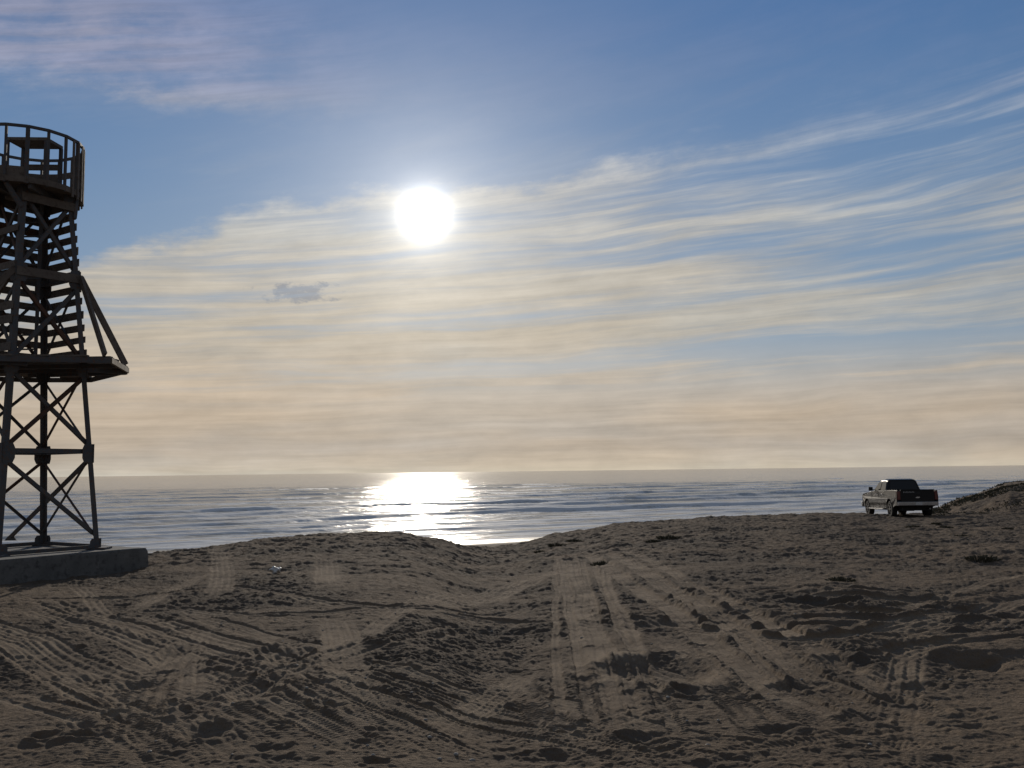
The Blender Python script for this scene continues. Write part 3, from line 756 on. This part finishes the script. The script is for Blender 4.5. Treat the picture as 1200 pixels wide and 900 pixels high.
M_glass = paint('dark_glass', (0.015, 0.018, 0.02), 0.05, 0.0); 
M_tyre = worn('tyre_rubber', (0.02, 0.02, 0.02), (0.03, 0.028, 0.025), (0.08, 0.065, 0.05), 0.9)
M_rim = paint('alloy', (0.50, 0.50, 0.50), 0.3, 0.8)
M_chrome = paint('chrome_bumper', (0.55, 0.55, 0.56), 0.18, 0.9)
M_black = worn('black_plastic', (0.02, 0.02, 0.022), (0.03, 0.03, 0.03), (0.05, 0.045, 0.04), 0.7)
M_red = paint('red_lens', (0.14, 0.008, 0.008), 0.2, 0.0, 0.5)
M_white = worn('white_plastic', (0.72, 0.71, 0.68), (0.78, 0.77, 0.75), (0.6, 0.58, 0.54), 0.5)
tz = []
tp = at_y(1053, 603, 49.0); TX, TY = tp.x, 49.0
rzt = -math.radians(4.0)
# wheel contact heights decide the truck's height and tilt
def tw(lx, ly): c_, s_2 = math.cos(rzt), math.sin(rzt); return TX+lx*c_-ly*s_2, TY+lx*s_2+ly*c_
TX += 0.0
whs = [(-0.84, 1.95), (0.84, 1.95), (-0.84, -1.70), (0.84, -1.70)]
hs = [gz(*tw(a, b_)) for a, b_ in whs]
print('wheel heights', hs, TX, TY)
tzm = sum(hs)/4
truck = empty('pickup_truck', 'dusty dark crew cab pickup truck parked on the sand facing the sea', 'pickup truck', (TX, TY, tzm-0.02), rzt)
truck.rotation_euler = (math.atan2((hs[0]+hs[1]-hs[2]-hs[3])/2, 3.65), -math.atan2((hs[1]+hs[3]-hs[0]-hs[2])/2, 1.68), rzt)
W = 0.99
# lower body built from cross sections along y: (y, halfwidth low, halfwidth belt, z low, z belt)
def loft(bm, secs, cap=True):
    rows = []
    for pts in secs: rows.append([bm.verts.new(p) for p in pts])
    for a, b_ in zip(rows, rows[1:]):
        n = len(a)
        for i in range(n): bm.faces.new([a[i], a[(i+1) % n], b_[(i+1) % n], b_[i]])
    if cap: bm.faces.new(rows[0]); bm.faces.new(rows[-1][::-1])
def sec(y, wl, wb, wt, zl, zb, zt):
    return [(-wl, y, zl), (-wb, y, (zl+zb)/2), (-wb, y, zb), (-wt, y, zt), (wt, y, zt), (wb, y, zb), (wb, y, (zl+zb)/2), (wl, y, zl)]
# body side with wheel arches: extruded side profile for each side + decks
def arch(cy, r, n=10, z0=0.42, zc=0.42):
    return [(cy+r*math.cos(math.pi*k/n), zc+r*math.sin(math.pi*k/n)) for k in range(n+1)]
side = [(-2.88, 0.62), (-2.90, 1.00), (-2.90, 1.33), (-0.98, 1.33), (-0.98, 1.30), (1.10, 1.30), (1.35, 1.27), (2.60, 1.17), (2.84, 1.05), (2.90, 0.85), (2.88, 0.50), (2.44, 0.48)]
side += [(p[0], p[1]) for p in arch(1.95, 0.49)]
side += [(1.42, 0.44), (-1.15, 0.44)]
side += [(p[0], p[1]) for p in arch(-1.70, 0.49)]
side += [(-2.22, 0.50)]
for sgn in (-1, 1):
    bm = bmesh.new()
    outer = []; 
    for (y, z) in side:
        bulge = 0.965 if z > 1.2 else (1.0 if z > 0.6 else 0.97)
        tap = 1.0-0.05*max(0, (y-2.2)/0.7)**2
        outer.append((sgn*W*bulge*tap, y, z))
    inner = [(x*0.90 if abs(x) > 0 else x, y, z) for x, y, z in outer]
    a = [bm.verts.new(p) for p in outer]; b2 = [bm.verts.new((sgn*(W-0.09), p[1], p[2])) for p in outer]
    n = len(a)
    for i in range(n): bm.faces.new([a[i], a[(i+1) % n], b2[(i+1) % n], b2[i]])
    bm.faces.new(a); bm.faces.new(b2[::-1])
    link('side_panel', bm, M_body, truck, 0.045)
bm = bmesh.new()   # bonnet and nose
loft(bm, [sec(1.12, .88, .90, .80, .70, 1.20, 1.33), sec(1.9, .88, .90, .80, .62, 1.18, 1.29), sec(2.6, .86, .88, .76, .55, 1.10, 1.21), sec(2.86, .82, .84, .70, .52, 0.98, 1.06)])
link('bonnet', bm, M_body, truck, 0.03)
bm = bmesh.new()   # cab greenhouse
def cs_(y, wb, wt, zb, zt): return [(-wb, y, zb), (-wt, y, zt), (wt, y, zt), (wb, y, zb)]
loft(bm, [[(-.88, -0.98, 1.25), (-.70, -0.80, 1.80), (-.62, -0.78, 1.87), (.62, -0.78, 1.87), (.70, -0.80, 1.80), (.88, -0.98, 1.25)],
          [(-.88, -0.4, 1.25), (-.71, -0.4, 1.85), (-.60, -0.4, 1.92), (.60, -0.4, 1.92), (.71, -0.4, 1.85), (.88, -0.4, 1.25)],
          [(-.88, 0.35, 1.25), (-.70, 0.15, 1.84), (-.58, 0.15, 1.91), (.58, 0.15, 1.91), (.70, 0.15, 1.84), (.88, 0.35, 1.25)],
          [(-.87, 1.20, 1.25), (-.69, 0.42, 1.76), (-.60, 0.40, 1.83), (.60, 0.40, 1.83), (.69, 0.42, 1.76), (.87, 1.20, 1.25)]])
cab = link('cab', bm, M_body, truck, 0.03)
bm = bmesh.new(); bar(bm, (0, -2.85, 0.72), (0, -1.0, 0.72), 1.78, 0.10); link('bed_floor', bm, M_black, truck)
bm = bmesh.new(); bar(bm, (0, -0.99, 1.0), (0, 1.3, 1.0), 1.74, 0.62); link('cab_floor', bm, M_body, truck)
bm = bmesh.new()
bar(bm, (-0.80, -2.89, 1.00), (0.80, -2.89, 1.00), 0.07, 0.66); 
tg = link('tailgate', bm, M_body, truck, 0.02, label='tailgate in shade with pale lettering')
bm = bmesh.new(); bar(bm, (-0.8, -2.90, 1.34), (0.8, -2.90, 1.34), 0.10, 0.03); link('tailgate_cap', bm, M_black, tg)
bm = bmesh.new(); bar(bm, (-0.14, -2.935, 1.17), (0.14, -2.935, 1.17), 0.02, 0.07); link('handle', bm, M_black, tg, 0.005)
bm = bmesh.new()
for i in range(8):
    x_ = -0.66+i*0.068
    bar(bm, (x_, -2.932, 1.20), (x_, -2.932, 1.255), 0.016, 0.010, up=(0, 1, 0)); 
    if i % 2 == 0: bar(bm, (x_, -2.932, 1.25), (x_+0.034, -2.932, 1.25), 0.01, 0.014)
    else: bar(bm, (x_, -2.932, 1.205), (x_+0.034, -2.932, 1.205), 0.01, 0.014)
link('lettering', bm, M_white, tg)
bm = bmesh.new(); prism(bm, [(-0.10, -2.93, 0.97), (-0.03, -2.93, 1.005), (0.10, -2.93, 1.00), (0.10, -2.93, 0.965), (0.03, -2.93, 0.935), (-0.10, -2.93, 0.94)], (0, -0.012, 0)); link('emblem', bm, M_chrome, tg)
for sgn in (-1, 1):
    bm = bmesh.new(); prism(bm, [(sgn*0.815, -2.91, 0.86), (sgn*0.965, -2.91, 0.86), (sgn*0.975, -2.91, 1.26), (sgn*0.815, -2.91, 1.28)], (0, 0.0, 0)) if False else None
    bm.free(); bm = bmesh.new()
    loft(bm, [[(sgn*0.815, -2.93, 0.86), (sgn*0.955, -2.93, 0.86), (sgn*0.950, -2.93, 1.27), (sgn*0.815, -2.93, 1.28)],
              [(sgn*0.815, -2.78, 0.86), (sgn*1.003, -2.78, 0.86), (sgn*0.985, -2.78, 1.27), (sgn*0.815, -2.78, 1.28)]])
    link('tail_light', bm, M_red, truck, 0.01)
bm = bmesh.new(); loft(bm, [[(-0.99, -2.80, 0.56), (-0.99, -2.80, 0.76), (-.95, -2.98, 0.76), (-.95, -2.98, 0.58)], [(-.3, -2.85, 0.56), (-.3, -2.85, 0.76), (-.3, -3.07, 0.76), (-.3, -3.07, 0.58)],
                           [(.3, -2.85, 0.56), (.3, -2.85, 0.76), (.3, -3.07, 0.76), (.3, -3.07, 0.58)], [(0.99, -2.80, 0.56), (0.99, -2.80, 0.76), (.95, -2.98, 0.76), (.95, -2.98, 0.58)]])
rbp = link('rear_bumper', bm, M_chrome, truck, 0.015)
bm = bmesh.new(); bar(bm, (-0.16, -3.078, 0.67), (0.16, -3.078, 0.67), 0.012, 0.13); link('licence_plate', bm, M_white, rbp)
bm = bmesh.new(); bar(bm, (-0.98, 2.92, 0.60), (0.98, 2.92, 0.60), 0.16, 0.26); link('front_bumper', bm, M_chrome, truck, 0.03)
bm = bmesh.new(); bar(bm, (-0.55, 2.885, 0.88), (0.55, 2.885, 0.88), 0.06, 0.26); link('grille', bm, M_black, truck, 0.01)
for sgn in (-1, 1):
    bm = bmesh.new(); bar(bm, (sgn*0.60, 2.87, 0.92), (sgn*0.93, 2.83, 0.92), 0.08, 0.22); link('headlight', bm, M_chrome, truck, 0.01)
# glass panels, 4 mm proud of the cab
def quadp(pts, nrm, th=0.008):
    bm = bmesh.new(); nrm = Vector(nrm).normalized(); prism(bm, [Vector(p)+nrm*0.004 for p in pts], nrm*th); return bm
link('rear_window', quadp([(-.70, -.955, 1.36), (.70, -.955, 1.36), (.60, -.82, 1.78), (-.60, -.82, 1.78)], (0, -1, .33), 0.02), M_glass, truck)
link('windscreen', quadp([(-.78, 1.13, 1.30), (.78, 1.13, 1.30), (.62, .46, 1.75), (-.62, .46, 1.75)], (0, .55, .83), 0.02), M_glass, truck)
for sgn in (-1, 1):
    for (ya, yb, yc, yd) in ((-0.86, -0.10, -0.10, -0.72), (0.00, 1.02, 0.42, 0.00)):
        zb, zt = 1.34, 1.76
        def xs(z): return sgn*(0.88-(z-1.25)/0.58*0.175+0.002)
        link('side_window', quadp([(xs(zb), ya, zb), (xs(zb), yb, zb), (xs(zt), yc, zt), (xs(zt), yd, zt)], (sgn, 0, .3), 0.01), M_glass, truck)
    bm = bmesh.new(); bar(bm, (sgn*1.00, 0.80, 1.42), (sgn*1.20, 0.78, 1.42), 0.10, 0.20); mi = link('wing_mirror', bm, M_black, truck, 0.02)
    bm = bmesh.new(); bar(bm, (sgn*0.86, 0.86, 1.36), (sgn*1.02, 0.82, 1.37), 0.04, 0.04); link('mirror_arm', bm, M_black, mi)
    bm = bmesh.new(); bar(bm, (sgn*1.03, -1.02, 0.40), (sgn*1.03, 1.32, 0.40), 0.13, 0.05); link('running_board', bm, M_chrome, truck, 0.01)
    for yh in (-0.78, 0.12):
        bm = bmesh.new(); bar(bm, (sgn*1.0, yh, 1.14), (sgn*1.0, yh+0.2, 1.14), 0.03, 0.035); link('door_handle', bm, M_chrome, truck, 0.004)
    for yh in (-0.92, 0.02, 1.10):
        bm = bmesh.new(); bar(bm, (sgn*0.9925, yh, 0.50), (sgn*0.96, yh, 1.28), 0.012, 0.02, up=(0, 1, 0)); link('door_gap', bm, M_black, truck)
bm = bmesh.new(); bar(bm, (0, -2.6, 0.46), (0, 2.6, 0.46), 1.25, 0.26); link('chassis', bm, M_black, truck)  # made deep to block the bright sea showing under the truck
bm = bmesh.new(); cyl(bm, (-0.8, -1.70, 0.40), (0.8, -1.70, 0.40), 0.07); link('axle', bm, M_black, truck)
bm = bmesh.new(); cyl(bm, (0, -2.25, 0.36), (0, -2.25, 0.56), 0.36, 24); link('spare_tyre', bm, M_tyre, truck)  # added to darken the light gap under the truck's rear
bm = bmesh.new(); bar(bm, (-0.1, 0.2, 0.42), (0.6, 0.2, 0.42), 1.6, 0.3, up=(0, 0, 1)); link('fuel_tank', bm, M_black, truck)  # added to close the bright gap beneath the cab
bm = bmesh.new(); cyl(bm, (0.55, -2.95, 0.42), (0.55, -2.2, 0.42), 0.04); link('exhaust_pipe', bm, M_chrome, truck)
def wheel(x, y):
    sgn = 1 if x > 0 else -1
    e = bpy.data.objects.new('wheel', None); C.objects.link(e); e.parent = truck; e.location = (x, y, 0.40)
    bm = bmesh.new(); n = 36
    prof = [(-.13, .24), (-.135, .36), (-.10, .398), (.10, .398), (.135, .36), (.13, .24)]
    rows = [[bm.verts.new((p, q*math.cos(2*math.pi*k/n), q*math.sin(2*math.pi*k/n))) for p, q in prof] for k in range(n)]
    for k in range(n):
        for j in range(5): bm.faces.new([rows[k][j], rows[(k+1) % n][j], rows[(k+1) % n][j+1], rows[k][j+1]])
        bm.faces.new([rows[k][5], rows[(k+1) % n][5], rows[(k+1) % n][0], rows[k][0]])
    for k in range(0, n):
        a = 2*math.pi*(k+.5)/n; bar(bm, (-.11, .40*math.cos(a), .40*math.sin(a)), (.11, .40*math.cos(a), .40*math.sin(a)), 0.03, 0.012, up=(0, math.cos(a), math.sin(a)))
    link('tyre', bm, M_tyre, e)
    bm = bmesh.new(); cyl(bm, (-.10, 0, 0), (.10, 0, 0), .07, 12); cyl(bm, (sgn*.05, 0, 0), (sgn*.06, 0, 0), .24, 28)
    for k in range(6):
        a = math.pi*k/3; bar(bm, (sgn*.10, 0, 0), (sgn*.10, .235*math.cos(a), .235*math.sin(a)), 0.07, 0.03)
    link('rim', bm, M_rim, e)
for x_, y_ in whs: wheel(x_, y_)

# ------------------------------------------------------------------ low scrub on the dune
M_scrub = worn('scrub_leaves', (0.09, 0.09, 0.055), (0.12, 0.105, 0.07), (0.06, 0.05, 0.035), 0.85, 0, 6)
def tuft_mesh(seed, n=170, hgt=1.0):
    r_ = random.Random(seed); me = bpy.data.meshes.new('scrub'); bm = bmesh.new()
    for i in range(n):
        a = r_.uniform(0, 6.283); rr_ = r_.random()**0.6*0.5; p = Vector((rr_*math.cos(a)*1.2, rr_*math.sin(a), 0))
        top = Vector((p.x*1.5+r_.uniform(-.12, .12), p.y*1.5+r_.uniform(-.12, .12), hgt*r_.uniform(.15, .42)*(1.1-rr_)))
        wv = Vector((r_.uniform(-1, 1), r_.uniform(-1, 1), 0)).normalized()*r_.uniform(.015, .04)
        midp = p.lerp(top, .55)+Vector((0, 0, .06))
        v = [bm.verts.new(p-wv*.4-Vector((0, 0, .08))), bm.verts.new(p+wv*.4-Vector((0, 0, .08))), bm.verts.new(midp+wv), bm.verts.new(top), bm.verts.new(midp-wv)]
        bm.faces.new(v)
    bm.to_mesh(me); bm.free(); me.materials.append(M_scrub); return me
tm = [tuft_mesh(s) for s in range(4)]
spots = [(1073, 620, 1.0, 'wide dark scrub clump below and left of the pickup\'s shadow'), (1097, 617, .6, 'small dark scrub clump directly downhill of the truck tailgate'), (1108, 620, .8, 'dark scrub clump just right of the small one below the truck'),
         (1128, 631, .7, 'flat scrub clump midway down the right slope'), (1181, 621, .6, 'scrub clump near the right edge below the high dune'), (1150, 657, 1.0, 'larger scrub clump alone on the right slope among wheel ruts'),
         (985, 680, .7, 'low scrub clump at the top end of the deep ruts on the right'), (783, 633, 1.1, 'broad low scrub clump on the crest beside the sandy path'), (766, 638, .7, 'small scrub clump beside the broad one on the path crest'),
         (835, 608, .5, 'tiny scrub tuft on the skyline against the surf'), (706, 662, .8, 'scrub tuft between the two diverging wheel tracks'), (652, 640, .9, 'scrub clump on the small dune left of the sandy path'),
         (634, 645, .7, 'scrub tuft at the foot of the small dune by the beach gap'), (672, 634, .8, 'scrub clump on top of the small dune beside the beach gap')]
for i, (px, py, s, lb) in enumerate(spots):
    x_, y_ = gp(px, py); o = bpy.data.objects.new('scrub_clump', tm[i % 4]); C.objects.link(o)
    o.location = (x_, y_, gz(x_, y_)-0.01); o.scale = (s*0.42, s*0.42, s*0.36); o.rotation_euler = (0, 0, 0.4*i % 0.6)
    o['label'] = lb; o['category'] = 'shrub'; o['group'] = 'low scrub clumps on the dune sand'
# crest plants on the far right dune are too many to count
bm = bmesh.new(); rd = random.Random(9)
for i in range(3500):
    a = rd.uniform(daz[1], daz[8]); r_ = 68+rd.gauss(0, 5)-3
    x_, y_ = r_*math.sin(a), r_*math.cos(a); z_ = gz(x_, y_)
    if pn(np.array([x_*.25]), np.array([y_*.25]))[0] < 0.02: continue
    for k in range(4):
        p = Vector((x_+rd.uniform(-.2, .2), y_+rd.uniform(-.2, .2), z_-.05)); tt_ = p+Vector((rd.uniform(-.08, .08), rd.uniform(-.08, .08), rd.uniform(.03, .11))); wv = Vector((rd.uniform(.02, .05), 0, 0))
        bm.faces.new([bm.verts.new(p-wv), bm.verts.new(p+wv), bm.verts.new(tt_+wv*.5), bm.verts.new(tt_-wv*.5)])
me = bpy.data.meshes.new('dune_grass'); bm.to_mesh(me); bm.free(); me.materials.append(M_scrub)
o = bpy.data.objects.new('dune_grass', me); C.objects.link(o); o['kind'] = 'stuff'

# ------------------------------------------------------------------ litter and pebbles
x_, y_ = gp(323, 672)
bm = bmesh.new(); rl = random.Random(2)
bmesh.ops.create_icosphere(bm, subdivisions=3, radius=0.08)
for v in bm.verts:
    k = 1+0.28*math.sin(v.co.x*60+v.co.y*31)*math.cos(v.co.z*47+v.co.y*22); v.co *= k; v.co.z = v.co.z*0.75+0.05; v.co.x *= 1.15
o = link('litter', bm, M_white); o.location = (x_, y_, gz(x_, y_)+0.01); o['label'] = 'crumpled white piece of litter lying on the dark sand mound left of centre'; o['category'] = 'litter'
bm = bmesh.new()
M_peb = worn('pebble', (0.30, 0.28, 0.25), (0.42, 0.40, 0.36), (0.16, 0.14, 0.12), 0.8, 0, 9)
for i in range(70):
    px = rd.uniform(0, 1200); py = 690+205*rd.random(); a, b_ = gp(px, py)
    s = rd.uniform(.006, .018); m2 = Matrix.Translation((a, b_, gz(a, b_)+s*.3))@Matrix.Rotation(rd.uniform(0, 6), 4, 'Z')@Matrix.Diagonal((s*1.3, s, s*.7, 1))
    bmesh.ops.create_icosphere(bm, subdivisions=1, radius=1, matrix=m2)
o = link('pebbles', bm, M_peb, smooth=True); o['kind'] = 'stuff'
